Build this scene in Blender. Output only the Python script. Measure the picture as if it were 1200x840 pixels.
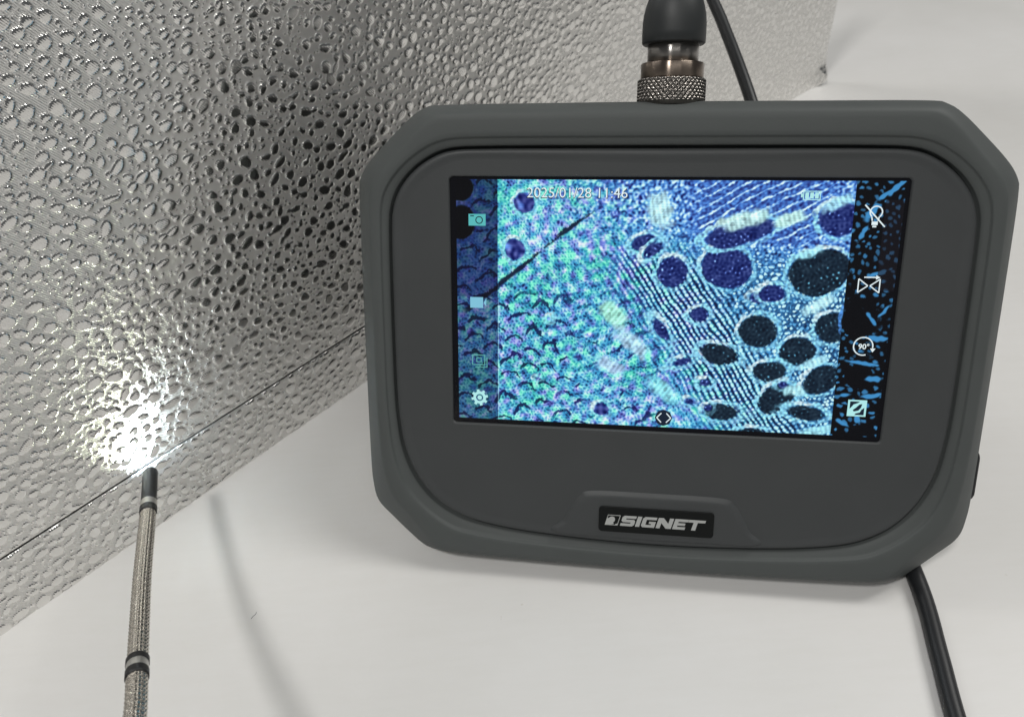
import bpy, bmesh, math, random
import numpy as np
from mathutils import Vector, Matrix, Quaternion
for o in list(bpy.data.objects): bpy.data.objects.remove(o)
sc = bpy.context.scene
COL = sc.collection
MM = 0.001
random.seed(7); rng = np.random.default_rng(11)

# ------------------------------------------------------------ camera
cam = bpy.data.cameras.new('camera'); co = bpy.data.objects.new('camera', cam); COL.objects.link(co)
cam.sensor_fit = 'HORIZONTAL'; cam.sensor_width = 36.0; cam.lens = 27.0
cam.clip_start = 0.005; cam.clip_end = 60
CZ = 0.1914
R = Matrix(((0.9967, 0.0815, 0.0), (-0.0524, 0.6406, -0.7660), (-0.0624, 0.7635, 0.6428)))
co.matrix_world = Matrix.Translation((0, 0, CZ)) @ R.to_4x4()
cam.dof.use_dof = True; cam.dof.focus_distance = 0.203; cam.dof.aperture_fstop = 26
sc.camera = co

# ------------------------------------------------------------ world and lamps
wd = bpy.data.worlds.new('World'); sc.world = wd; wd.use_nodes = True
bg = wd.node_tree.nodes['Background']
bg.inputs[0].default_value = (0.95, 0.98, 1.0, 1); bg.inputs[1].default_value = 0.10

def area(name, loc, target, sx, sy, power, color):
    l = bpy.data.lights.new(name, 'AREA'); l.shape = 'RECTANGLE'; l.size = sx; l.size_y = sy
    l.energy = power; l.color = color
    o = bpy.data.objects.new(name, l); COL.objects.link(o); o.location = loc
    o.rotation_euler = (Vector(target) - Vector(loc)).to_track_quat('-Z', 'Y').to_euler()
    return o
area('ceiling_lamp_near', (-0.55, -0.62, 1.65), (0.0, 0.15, 0.0), 0.20, 0.20, 11.5, (1.0, 0.985, 0.955))
area('ceiling_panel_left', (-1.5, 1.3, 2.0), (0.0, 0.2, 0.0), 0.6, 1.2, 11, (1.0, 0.99, 0.97))
area('ceiling_panel_right', (1.4, 0.5, 2.0), (0.1, 0.2, 0.0), 0.6, 1.2, 25, (1.0, 0.99, 0.95))
area('ceiling_panel_back', (0.2, -1.6, 2.1), (0.1, 0.2, 0.0), 1.6, 0.5, 8, (1.0, 0.99, 0.96))
sc.view_settings.view_transform = 'Standard'; sc.view_settings.look = 'None'
sc.view_settings.gamma = 1; sc.view_settings.exposure = 0; sc.view_settings.use_curve_mapping = False
sc.render.engine = 'CYCLES'
sc.cycles.max_bounces = 8

# ------------------------------------------------------------ helpers
def mat(name):
    m = bpy.data.materials.new(name); m.use_nodes = True
    nt = m.node_tree; return m, nt, nt.nodes['Principled BSDF']
def N(nt, t, **kw):
    n = nt.nodes.new(t)
    for k, v in kw.items():
        if k.startswith('i_'):
            k = k[2:]; n.inputs[int(k) if k.isdigit() else k].default_value = v
        else: setattr(n, k, v)
    return n
def L(nt, a, b): nt.links.new(a, b)
def simple(name, col, rough, metal=0.0, spec=0.5, nscale=None, nstr=0.2, ndist=0.0001, colvar=0.0, rvar=0.0):
    m, nt, p = mat(name)
    p.inputs['Base Color'].default_value = (*col, 1); p.inputs['Roughness'].default_value = rough
    p.inputs['Metallic'].default_value = metal; p.inputs['Specular IOR Level'].default_value = spec
    tc = N(nt, 'ShaderNodeTexCoord')
    if nscale:
        no = N(nt, 'ShaderNodeTexNoise', i_Scale=nscale, i_Detail=4.0); L(nt, tc.outputs['Object'], no.inputs['Vector'])
        b = N(nt, 'ShaderNodeBump', i_Strength=nstr, i_Distance=ndist); L(nt, no.outputs['Fac'], b.inputs['Height']); L(nt, b.outputs[0], p.inputs['Normal'])
    if colvar or rvar:
        n2 = N(nt, 'ShaderNodeTexNoise', i_Scale=60.0, i_Detail=6.0, i_Roughness=0.65); L(nt, tc.outputs['Object'], n2.inputs['Vector'])
        if colvar:
            mx = N(nt, 'ShaderNodeMix', data_type='RGBA'); mx.inputs[6].default_value = tuple(c*(1-colvar) for c in col)+(1,); mx.inputs[7].default_value = tuple(min(1, c*(1+colvar)) for c in col)+(1,)
            L(nt, n2.outputs['Fac'], mx.inputs[0]); L(nt, mx.outputs[2], p.inputs['Base Color'])
        if rvar:
            mr = N(nt, 'ShaderNodeMapRange'); mr.inputs[1].default_value = 0.3; mr.inputs[2].default_value = 0.7
            mr.inputs[3].default_value = rough-rvar; mr.inputs[4].default_value = rough+rvar
            L(nt, n2.outputs['Fac'], mr.inputs[0]); L(nt, mr.outputs[0], p.inputs['Roughness'])
    return m
def mesh_obj(name, verts, faces, m, parent=None, smooth=True, mats=None):
    me = bpy.data.meshes.new(name); me.from_pydata([tuple(v) for v in verts], [], faces); me.update()
    if m: me.materials.append(m)
    if smooth: me.polygons.foreach_set('use_smooth', [True]*len(me.polygons))
    o = bpy.data.objects.new(name, me); COL.objects.link(o)
    if parent: o.parent = parent
    return o
def recalc(o):
    bm = bmesh.new(); bm.from_mesh(o.data); bmesh.ops.recalc_face_normals(bm, faces=bm.faces[:]); bm.to_mesh(o.data); bm.free()
def empty(name, loc=(0, 0, 0)):
    o = bpy.data.objects.new(name, None); COL.objects.link(o); o.location = loc; o.empty_display_size = 0.01; return o
def tag(o, label=None, cat=None, group=None, kind=None):
    if label: o['label'] = label
    if cat: o['category'] = cat
    if group: o['group'] = group
    if kind: o['kind'] = kind
    return o
def catmull(P, n, closed=False):
    P = [np.array(p, float) for p in P]; k = len(P); out = []
    segs = k if closed else k-1
    for i in range(segs):
        if closed: a, b, c, d = P[(i-1) % k], P[i], P[(i+1) % k], P[(i+2) % k]
        else: a, b, c, d = P[max(i-1, 0)], P[i], P[i+1], P[min(i+2, k-1)]
        for j in range(n):
            t = j/n; out.append(0.5*((2*b)+(c-a)*t+(2*a-5*b+4*c-d)*t*t+(3*b-3*c+d-a)*t**3))
    if not closed: out.append(P[-1])
    return np.array(out)
def resample(P, step=None, n=None, closed=False):
    P = np.array(P, float)
    if closed: P = np.vstack([P, P[:1]])
    d = np.r_[0, np.cumsum(np.linalg.norm(np.diff(P, axis=0), axis=1))]
    if n is None: n = max(2, int(d[-1]/step)+1)
    s = np.linspace(0, d[-1], n+1 if closed else n)
    if closed: s = s[:-1]
    return np.stack([np.interp(s, d, P[:, i]) for i in range(P.shape[1])], 1), s
def sweep(name, path, radf, seg, m, parent=None, cap=True):
    """tube along a path (metres); radf(s, theta) -> radius"""
    path = np.array(path); n = len(path)
    T = np.gradient(path, axis=0); T /= np.linalg.norm(T, axis=1)[:, None]
    s = np.r_[0, np.cumsum(np.linalg.norm(np.diff(path, axis=0), axis=1))]
    u = np.cross(T[0], [0, 0, 1.0]); u = u/np.linalg.norm(u) if np.linalg.norm(u) > 1e-4 else np.array([1.0, 0, 0])
    V = []; F = []
    for i in range(n):
        u = u-(u@T[i])*T[i]; u /= np.linalg.norm(u); v = np.cross(T[i], u)
        for j in range(seg):
            th = 2*math.pi*j/seg; r = radf(s[i], th)
            V.append(path[i]+r*(math.cos(th)*u+math.sin(th)*v))
    for i in range(n-1):
        for j in range(seg):
            a = i*seg+j; b = i*seg+(j+1) % seg; F.append((a, b, b+seg, a+seg))
    if cap: F.append(tuple(range(seg))[::-1]); F.append(tuple(range((n-1)*seg, n*seg)))
    return mesh_obj(name, V, F, m, parent)
def loft(name, loops, m, parent=None, cap0=False, cap1=False, smooth=True):
    n = len(loops[0]); V = [tuple(p) for l in loops for p in l]; F = []
    for i in range(len(loops)-1):
        for j in range(n):
            a = i*n+j; b = i*n+(j+1) % n; F.append((a, b, b+n, a+n))
    if cap0: F.append(tuple(range(n))[::-1])
    if cap1: F.append(tuple(range((len(loops)-1)*n, len(loops)*n)))
    o = mesh_obj(name, V, F, m, parent, smooth); recalc(o); return o
def lathe(name, prof, seg, m, parent=None, radmod=None):
    loops = []
    for i, (r, z) in enumerate(prof):
        loops.append([((r+(radmod(i, z, j) if radmod else 0))*math.cos(2*math.pi*j/seg), (r+(radmod(i, z, j) if radmod else 0))*math.sin(2*math.pi*j/seg), z) for j in range(seg)])
    return loft(name, loops, m, parent, True, True)
def flat(name, polys, z, thick, m, parent=None):
    """solid flat shapes (mm) standing 'thick' proud of z"""
    V = []; F = []
    for P in polys:
        k = len(P); b = len(V)
        V += [(x*MM, y*MM, (z+thick)*MM) for x, y in P]+[(x*MM, y*MM, z*MM) for x, y in P]
        F.append(tuple(range(b, b+k)))
        for i in range(k): j = (i+1) % k; F.append((b+i, b+k+i, b+k+j, b+j))
    o = mesh_obj(name, V, F, m, parent, smooth=False); recalc(o)
    return o
def ring(cx, cy, r0, r1, a0=0, a1=360, n=20):
    A = [math.radians(a0+(a1-a0)*i/n) for i in range(n+1)]
    return [[(cx+r1*math.cos(A[i]), cy+r1*math.sin(A[i])), (cx+r1*math.cos(A[i+1]), cy+r1*math.sin(A[i+1])), (cx+r0*math.cos(A[i+1]), cy+r0*math.sin(A[i+1])), (cx+r0*math.cos(A[i]), cy+r0*math.sin(A[i]))] for i in range(n)]
def disc(cx, cy, r, n=20): return [(cx+r*math.cos(2*math.pi*i/n), cy+r*math.sin(2*math.pi*i/n)) for i in range(n)]
def seg(x0, y0, x1, y1, w):
    d = Vector((x1-x0, y1-y0)); d.normalize(); px, py = -d.y*w/2, d.x*w/2
    return [(x0+px, y0+py), (x0-px, y0-py), (x1-px, y1-py), (x1+px, y1+py)]
def box(x0, y0, x1, y1): return [(x0, y0), (x1, y0), (x1, y1), (x0, y1)]
def rrect(x0, y0, x1, y1, r, n=5):
    P = []
    for cx, cy, a in ((x1-r, y1-r, 0), (x0+r, y1-r, 90), (x0+r, y0+r, 180), (x1-r, y0+r, 270)):
        for i in range(n+1): t = math.radians(a+90*i/n); P.append((cx+r*math.cos(t), cy+r*math.sin(t)))
    return P
def fbm(shape, beta, seed, ax=1.0):
    r = np.random.default_rng(seed); h, w = shape
    f = np.fft.rfft2(r.standard_normal((h, w)))
    ky = np.fft.fftfreq(h)[:, None]*h/w*1.0; ky = np.fft.fftfreq(h)[:, None]; kx = np.fft.rfftfreq(w)[None, :]
    k = np.sqrt((ky*ax)**2+kx**2); k[0, 0] = 1
    g = np.fft.irfft2(f*k**(-beta/2), (h, w)); g -= g.mean(); return g/g.std()
def band(shape, lo, hi, seed, ky_s=1.0):
    r = np.random.default_rng(seed); h, w = shape
    f = np.fft.rfft2(r.standard_normal((h, w)))
    ky = np.fft.fftfreq(h)[:, None]; kx = np.fft.rfftfreq(w)[None, :]
    k = np.sqrt((ky*ky_s)**2+kx**2)
    g = np.fft.irfft2(f*np.exp(-((k-(lo+hi)/2)/((hi-lo)/2))**2), (h, w)); g -= g.mean(); return g/g.std()
def sstep(a, b, x): t = np.clip((x-a)/(b-a), 0, 1); return t*t*(3-2*t)

# ------------------------------------------------------------ tabletop (white laminate)
m, nt, p = mat('white_laminate')
tc = N(nt, 'ShaderNodeTexCoord')
n1 = N(nt, 'ShaderNodeTexNoise', i_Scale=9.0, i_Detail=5.0, i_Roughness=0.6); L(nt, tc.outputs['Object'], n1.inputs['Vector'])
n2 = N(nt, 'ShaderNodeTexNoise', i_Scale=900.0, i_Detail=3.0); L(nt, tc.outputs['Object'], n2.inputs['Vector'])
cr = N(nt, 'ShaderNodeValToRGB'); cr.color_ramp.elements[0].position = 0.3; cr.color_ramp.elements[0].color = (0.70, 0.69, 0.672, 1)
cr.color_ramp.elements[1].position = 0.7; cr.color_ramp.elements[1].color = (0.755, 0.745, 0.735, 1)
n3 = N(nt, 'ShaderNodeTexNoise', i_Scale=260.0, i_Detail=2.0); L(nt, tc.outputs['Object'], n3.inputs['Vector'])
cr3 = N(nt, 'ShaderNodeValToRGB'); cr3.color_ramp.elements[0].position = 0.755; cr3.color_ramp.elements[0].color = (1, 1, 1, 1); cr3.color_ramp.elements[1].position = 0.79; cr3.color_ramp.elements[1].color = (0.86, 0.84, 0.8, 1)
L(nt, n3.outputs['Fac'], cr3.inputs[0])
mps = N(nt, 'ShaderNodeMapping'); mps.inputs['Scale'].default_value = (9, 60, 1); mps.inputs['Rotation'].default_value = (0, 0, 0.5); L(nt, tc.outputs['Object'], mps.inputs['Vector'])
n4 = N(nt, 'ShaderNodeTexNoise', i_Scale=6.0, i_Detail=5.0, i_Roughness=0.7); L(nt, mps.outputs[0], n4.inputs['Vector'])
cr4 = N(nt, 'ShaderNodeValToRGB'); cr4.color_ramp.elements[0].position = 0.35; cr4.color_ramp.elements[0].color = (0.985, 0.984, 0.98, 1); cr4.color_ramp.elements[1].position = 0.6; cr4.color_ramp.elements[1].color = (1, 1, 1, 1)
L(nt, n4.outputs['Fac'], cr4.inputs[0])
ma = N(nt, 'ShaderNodeMix', data_type='RGBA', blend_type='MULTIPLY'); ma.inputs[0].default_value = 1; mb = N(nt, 'ShaderNodeMix', data_type='RGBA', blend_type='MULTIPLY'); mb.inputs[0].default_value = 1
L(nt, n1.outputs['Fac'], cr.inputs[0]); L(nt, cr.outputs[0], ma.inputs[6]); L(nt, cr3.outputs[0], ma.inputs[7]); L(nt, ma.outputs[2], mb.inputs[6]); L(nt, cr4.outputs[0], mb.inputs[7]); L(nt, mb.outputs[2], p.inputs['Base Color'])
mr = N(nt, 'ShaderNodeMapRange'); mr.inputs[3].default_value = 0.30; mr.inputs[4].default_value = 0.48
L(nt, n1.outputs['Fac'], mr.inputs[0]); L(nt, mr.outputs[0], p.inputs['Roughness'])
b = N(nt, 'ShaderNodeBump', i_Strength=0.25, i_Distance=0.00005); L(nt, n2.outputs['Fac'], b.inputs['Height']); L(nt, b.outputs[0], p.inputs['Normal'])
p.inputs['Specular IOR Level'].default_value = 0.35
TABLE = m
t = 0.02
V = [(-2, -0.6, 0), (2, -0.6, 0), (2, 2.4, 0), (-2, 2.4, 0), (-2, -0.6, -t), (2, -0.6, -t), (2, 2.4, -t), (-2, 2.4, -t)]
tb = mesh_obj('tabletop', V, [(0, 1, 2, 3), (7, 6, 5, 4), (0, 4, 5, 1), (1, 5, 6, 2), (2, 6, 7, 3), (3, 7, 4, 0)], m, smooth=False)
tag(tb, kind='structure')
FL = simple('dark_floor', (0.10, 0.085, 0.07), 0.6, nscale=20, nstr=0.1)
fl = mesh_obj('floor', [(-4, -4, -0.74), (4, -4, -0.74), (4, 4, -0.74), (-4, 4, -0.74)], [(0, 1, 2, 3)], FL, smooth=False); tag(fl, kind='structure')

# ------------------------------------------------------------ embossed foil sheet
FA = np.array([-152.1, 125.7]); FB = np.array([-56.0, 223.5]); FC = np.array([209.0, 473.7])
U = (FC-FA)/np.linalg.norm(FC-FA); NN = np.array([U[1], -U[0]])     # NN points to the camera side
ang = math.atan2(U[1], U[0])
LEN = float(np.linalg.norm(FC-FA)); ub = float((FB-FA)@U); db = float((FB-FA)@NN)
U0, U1, H1, CR = -62.0, LEN+3.0, 172.0, 22.6
def offs(u):       # slight bow of the sheet in plan (mm, towards the camera side)
    return db*np.sin(np.clip(u/LEN, -0.3, 1.0)*math.pi)/math.sin(ub/LEN*math.pi)
def blister_field(du):
    nu = int((U1-U0)/du)+1; nh = int(H1/du)+1
    F = np.zeros((nh, nu)); cell = 4.5; grid = {}
    B = []
    def ok(x, y, r):
        ci, cj = int(x//cell), int(y//cell)
        for a in (-1, 0, 1):
            for b_ in (-1, 0, 1):
                for (X, Y, RR) in grid.get((ci+a, cj+b_), ()):
                    if (X-x)**2+(Y-y)**2 < (RR+r+random.uniform(0.0, 0.42))**2: return False
        return True
    areaT = (U1-U0)*H1
    for rlo, rhi, dens in ((1.45, 1.95, 0.025), (1.05, 1.45, 0.11), (0.7, 1.05, 0.22), (0.4, 0.65, 0.40), (0.24, 0.38, 0.30)):
        for _ in range(int(areaT*dens)):
            r = random.uniform(rlo, rhi); x = random.uniform(U0, U1); y = random.uniform(0, H1)
            if ok(x, y, r): grid.setdefault((int(x//cell), int(y//cell)), []).append((x, y, r)); B.append((x, y, r))
    for (x, y, r) in B:
        asp = random.uniform(1.0, 1.4) if random.random() < 0.85 else random.uniform(1.4, 2.0)
        th = random.gauss(0.0, 0.45); a_, b_ = r*math.sqrt(asp), r/math.sqrt(asp)
        ph = [random.uniform(0, 6.28) for _ in range(3)]; am = [random.uniform(0, 0.13), random.uniform(0, 0.08), random.uniform(0, 0.04)]
        R_ = a_*1.35+0.4; dome = random.choice((0.3, 0.8, 1.0, 1.3))
        i0, i1 = max(0, int((x-R_-U0)/du)), min(nu-1, int((x+R_-U0)/du)+1); j0, j1 = max(0, int((y-R_)/du)), min(nh-1, int((y+R_)/du)+1)
        if i1 <= i0 or j1 <= j0: continue
        X = U0+np.arange(i0, i1+1)*du-x; Y = np.arange(j0, j1+1)*du-y; X, Y = np.meshgrid(X, Y)
        c, s_ = math.cos(th), math.sin(th); p_ = (X*c+Y*s_)/a_; q_ = (-X*s_+Y*c)/b_
        t_ = np.arctan2(q_, p_); rr = np.sqrt(p_*p_+q_*q_)/(1+am[0]*np.cos(2*t_+ph[0])+am[1]*np.cos(3*t_+ph[1])+am[2]*np.cos(5*t_+ph[2]))
        w = min(0.30, 0.5*r)/r
        v = sstep(1+w*0.5, 1-w*0.5, rr)*min(1.0, 0.35+r*0.65)*(0.72+0.28*np.clip(1-rr*rr, 0, 1)*dome)
        F[j0:j1+1, i0:i1+1] = np.maximum(F[j0:j1+1, i0:i1+1], v)
    return F
DU = 0.3
BF = blister_field(DU)
nh_, nu_ = BF.shape
lump = fbm((nh_, nu_), 2.6, 5)*0.012
micro = band((nh_, nu_), 0.20, 0.46, 6)
def sampF(A, us, hs):
    i = np.clip(((us-U0)/DU), 0, A.shape[1]-1.001); j = np.clip(hs/DU, 0, A.shape[0]-1.001)
    i0 = i.astype(int); j0 = j.astype(int); fi = (i-i0)[None, :]; fj = (j-j0)[:, None]
    return (A[np.ix_(j0, i0)]*(1-fi)*(1-fj)+A[np.ix_(j0, i0+1)]*fi*(1-fj)+A[np.ix_(j0+1, i0)]*(1-fi)*fj+A[np.ix_(j0+1, i0+1)]*fi*fj)
big = fbm((nh_//6, nu_//6), 3.6, 15)
m, nt, p = mat('embossed_foil'); FOIL = m
p.inputs['Metallic'].default_value = 1.0; p.inputs['Base Color'].default_value = (0.80, 0.79, 0.77, 1)
at = N(nt, 'ShaderNodeAttribute', attribute_name='blister')
mr = N(nt, 'ShaderNodeMapRange'); mr.inputs[3].default_value = 0.38; mr.inputs[4].default_value = 0.11; mr.inputs[2].default_value = 0.6
L(nt, at.outputs['Fac'], mr.inputs[0]); L(nt, mr.outputs[0], p.inputs['Roughness'])
tc = N(nt, 'ShaderNodeTexCoord')
mp = N(nt, 'ShaderNodeMapping'); mp.inputs['Rotation'].default_value = (0, math.radians(38), 0)
L(nt, tc.outputs['Object'], mp.inputs['Vector'])
wv = N(nt, 'ShaderNodeTexWave', bands_direction='X', i_Scale=0.31416/0.00054, i_Distortion=1.6, i_Detail=2.0)
wv.inputs['Detail Scale'].default_value = 3.0
L(nt, mp.outputs[0], wv.inputs['Vector'])
ns = N(nt, 'ShaderNodeTexNoise', i_Scale=1700.0, i_Detail=3.0, i_Roughness=0.7); L(nt, tc.outputs['Object'], ns.inputs['Vector'])
ad = N(nt, 'ShaderNodeMath', operation='ADD'); L(nt, wv.outputs['Fac'], ad.inputs[0]); L(nt, ns.outputs['Fac'], ad.inputs[1])
iv = N(nt, 'ShaderNodeMath', operation='MULTIPLY_ADD'); L(nt, at.outputs['Fac'], iv.inputs[0]); iv.inputs[1].default_value = -0.85; iv.inputs[2].default_value = 1.0
b = N(nt, 'ShaderNodeBump', i_Distance=0.00010); L(nt, iv.outputs[0], b.inputs['Strength']); L(nt, ad.outputs[0], b.inputs['Height']); L(nt, b.outputs[0], p.inputs['Normal'])

foil = empty('foil_sheet', (FA[0]*MM, FA[1]*MM, 0)); foil.rotation_euler = (0, 0, ang)
tag(foil, 'silver foil sheet embossed with droplet-like blisters, standing upright on the white table behind the monitor', 'foil sheet')
def curl(u, h): return 5.0*np.exp(-((u-U1)**2+(h-0)**2)/(2*7.0**2))-1.6*np.exp(-(U1-u)/1.6)
def foil_grid(name, us, hs, base):
    blf = sampF(BF, us, hs); lm = sampF(lump, us, hs); mi = sampF(micro, us, hs)
    bgf = big[np.ix_(np.clip((hs/DU/6).astype(int), 0, big.shape[0]-1), np.clip(((us-U0)/DU/6).astype(int), 0, big.shape[1]-1))]*0
    blf = blf*(1-(1-sstep(0.25, 0.9, np.abs(hs-CR)))[:, None]*sstep(260, 225, us)[None, :])
    y = offs(us)[None, :]+base(us[None, :], hs[:, None])+0.40*blf*(1-0.6*sstep(220, 330, us))[None, :]+lm+0.026*mi*(1-0.85*blf)+curl(us[None, :], hs[:, None])
    X = np.broadcast_to(us[None, :], y.shape).copy(); Z = np.broadcast_to(hs[:, None], y.shape).copy()
    # rounded lower right corner
    rc = 14.0; du_ = X-(U1-rc); dz_ = rc-Z
    msk = (du_ > 0) & (dz_ > 0); rr = np.sqrt(du_**2+dz_**2); mxx = np.maximum(du_, dz_)
    sc_ = np.where(msk & (rr > 1e-6), mxx/np.maximum(rr, 1e-6), 1.0)
    X = np.where(msk, (U1-rc)+du_*sc_, X); Z = np.where(msk, rc-dz_*sc_, Z)
    nh, nu = y.shape
    fd = sstep(225, 260, X); Z = Z+np.where(np.abs(Z-CR) < 0.42, (CR-Z)*fd, 0)
    P = np.stack([X, -y, Z], -1).reshape(-1, 3)*MM          # local -Y faces the camera side
    me = bpy.data.meshes.new(name); me.vertices.add(nh*nu); me.vertices.foreach_set('co', P.ravel().astype(np.float32))
    a = (np.arange(nh-1)[:, None]*nu+np.arange(nu-1)[None, :]).ravel()
    Q = np.stack([a, a+1, a+1+nu, a+nu], 1)
    me.loops.add(Q.size); me.loops.foreach_set('vertex_index', Q.ravel().astype(np.int32))
    me.polygons.add(len(Q)); me.polygons.foreach_set('loop_start', (np.arange(len(Q))*4).astype(np.int32))
    me.polygons.foreach_set('use_smooth', np.ones(len(Q), bool))
    me.update(calc_edges=True)
    A = me.attributes.new('blister', 'FLOAT', 'POINT'); A.data.foreach_set('value', blf.ravel().astype(np.float32))
    me.materials.append(FOIL)
    o = bpy.data.objects.new(name, me); COL.objects.link(o); o.parent = foil
    return o
us = np.r_[np.arange(U0, 235, 0.3), np.arange(235, U1, 0.5), [U1]]
def crease(h): return -0.5*np.exp(-((h-CR)/0.35)**2)
# the lower strip leans a little towards the viewer, the panel above stands upright with a faint roll
foil_grid('sheet_panel', us, np.r_[np.arange(CR+0.36, 60, 0.28), np.arange(60, H1, 0.34)],
          lambda u, h: 0.35*np.sin(h/40.0+u/90.0)-0.15*np.exp(-((h-CR-0.2)/0.5)**2)*sstep(260, 225, u))
foil_grid('bottom_strip', us, np.r_[np.arange(0.0, CR-0.5, 0.29), [CR-0.36]],
          lambda u, h: (CR-h)*0.045*sstep(260, 225, u)-0.3*np.exp(-((h-CR+0.2)/0.5)**2)*sstep(260, 225, u)+0.35*np.sin(CR/40.0+u/90.0))
# dark strip painting in the fold's shade, then the plain backing of the sheet
DARK = simple('fold_shade', (0.012, 0.012, 0.012), 0.8)
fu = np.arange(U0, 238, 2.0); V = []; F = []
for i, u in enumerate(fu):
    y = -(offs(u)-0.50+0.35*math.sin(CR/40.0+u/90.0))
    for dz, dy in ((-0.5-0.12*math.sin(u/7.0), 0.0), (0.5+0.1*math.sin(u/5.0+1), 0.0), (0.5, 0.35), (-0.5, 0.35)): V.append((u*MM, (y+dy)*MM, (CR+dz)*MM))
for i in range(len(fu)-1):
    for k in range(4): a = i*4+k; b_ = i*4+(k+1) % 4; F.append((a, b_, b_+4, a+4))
o = mesh_obj('fold_shade_line', V, F, DARK, foil, smooth=False); recalc(o)
BACK = simple('foil_backing', (0.62, 0.62, 0.60), 0.45, 0.6)
bu = np.arange(U0, U1+0.1, 4.0); bu[-1] = U1-0.3; V = []; F = []
for u in bu:
    y = -(offs(u)-1.75)
    z0 = 0.02+ (14-math.sqrt(max(0, 196-max(0, u-(U1-14.0))**2)) if u > U1-14 else 0)
    for z_, yy in ((z0, y-(0.9 if False else 0)), (H1-0.4, y), (H1-0.4, y+0.6), (z0, y+0.6)): V.append((u*MM, yy*MM, z_*MM))
n = len(bu)
for i in range(n-1):
    for k in range(4): a = i*4+k; b_ = i*4+(k+1) % 4; F.append((a, b_, b_+4, a+4))
F += [(0, 1, 2, 3), tuple(4*(n-1)+k for k in (3, 2, 1, 0))]
o = mesh_obj('backing_layer', V, F, BACK, foil, smooth=False); recalc(o)

# ------------------------------------------------------------ the monitor
mon = empty('inspection_monitor')
ax = Vector((0.9832, -0.1823, 0.0)); ay = Vector((0.0811, 0.4375, 0.8955)); az = Vector((-0.1632, -0.8805, 0.445))
MW = Matrix((ax, ay, az)).transposed().to_4x4(); MW.translation = Vector((40.16, 156.94, 71.73))*MM
mon.matrix_world = MW
tag(mon, 'dark grey rubber-cased handheld inspection monitor with a lit blue microscope picture on its screen', 'monitor')
RUB = simple('grey_rubber', (0.082, 0.090, 0.089), 0.58, nscale=2200, nstr=0.6, ndist=0.00005, colvar=0.10, rvar=0.06, spec=0.35)
PLA = simple('grey_plastic', (0.058, 0.062, 0.064), 0.5, nscale=2200, nstr=0.55, ndist=0.00004, colvar=0.06, rvar=0.05, spec=0.4)
BLK = simple('black_gloss', (0.006, 0.006, 0.009), 0.12)
BADGE = simple('black_badge', (0.005, 0.006, 0.006), 0.45, spec=0.25, nscale=2500, nstr=0.3, ndist=0.00003)
SILV = simple('silver_print', (0.48, 0.49, 0.48), 0.5, 0.1)
def sym(P): return P+[(-x, y) for x, y in reversed(P) if abs(x) > 1e-6]
G0 = sym([(0, 40.2), (25, 40.2), (46, 40.1), (56, 39.6), (62, 37.3), (66.6, 33.8), (69.9, 29.6), (71.7, 25), (72.3, 19), (72.5, 0), (72.4, -23), (71.9, -33), (70.5, -42), (67, -50.3), (61.3, -57.2), (53, -61.9), (42, -64.3), (28, -65.7), (12, -66.5), (0, -66.7)])
O0 = sym([(x*1.024, y if y > 0 else y*1.021) for x, y in [(0, 51.4), (30, 51.3), (57, 51.1), (62.2, 50.4), (66, 48.0), (71.2, 43.1), (76.6, 37.6), (79.3, 33.8), (80.3, 29.5), (80.5, 10), (80.5, -15), (80.4, -45), (80.0, -54), (78.6, -59.6), (74, -64.6), (69.0, -69.5), (65.5, -72.4), (61.0, -73.5), (40, -73.8), (0, -73.9)]])
NA = 420; cyc = -9.0
def polar(P):
    C = catmull(P, 14, True); th = np.arctan2(C[:, 1]-cyc, C[:, 0]); r = np.hypot(C[:, 0], C[:, 1]-cyc)
    i = np.argsort(th); th, r = th[i], r[i]
    T = np.linspace(-math.pi, math.pi, NA, endpoint=False)
    # denser towards the corners: warp by a fixed arclength measure of the outline
    return T, np.interp(T, np.r_[th-2*math.pi, th, th+2*math.pi], np.r_[r, r, r])
T_, rG = polar(G0); _, rO = polar(O0)
def loop(s, z):
    r = rG+(rO-rG)*s
    return [(r[i]*math.cos(T_[i])*MM, (cyc+r[i]*math.sin(T_[i]))*MM, z*MM) for i in range(NA)]
def loop_in(d, z):   # inside the groove by d mm
    r = rG-d
    return [(r[i]*math.cos(T_[i])*MM, (cyc+r[i]*math.sin(T_[i]))*MM, z*MM) for i in range(NA)]
def loopb(ss_, st_, z):     # the side bevel is wide on the flanks and narrow along top and bottom
    out = []
    for i in range(NA):
        x = abs(rO[i]*math.cos(T_[i])); w = float(sstep(60, 77, x)); s = st_+(ss_-st_)*w
        r = rG[i]+(rO[i]-rG[i])*s; out.append((r*math.cos(T_[i])*MM, (cyc+r*math.sin(T_[i]))*MM, z*MM))
    return out
loft('rubber_bumper', [loop(-0.04, -3.2), loop(0.045, -3.1), loop(0.05, -1.3), loop(0.07, -0.95), loop(0.14, -0.6), loop(0.205, -0.35), loop(0.225, -0.25), loop(0.24, 0.25), loop(0.255, 0.5), loop(0.28, 0.62), loop(0.36, 0.64), loopb(0.47, 0.60, 0.62), loopb(0.52, 0.72, 0.5), loopb(0.56, 0.78, 0.2), loopb(0.75, 0.88, -2.0), loopb(0.94, 0.96, -4.6), loop(0.985, -5.6), loop(1.0, -6.6),
      loop(1.0, -8), loop(0.85, -11.5), loop(0.4, -16), loop(0.3, -20), loop(0.2, -21)], RUB, mon)
loft('back_cover', [loop(0.22, -20.9), loop(0.0, -22.5), loop(-0.6, -24), loop(-1.0, -24.2)], PLA, mon, cap1=True)
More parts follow.
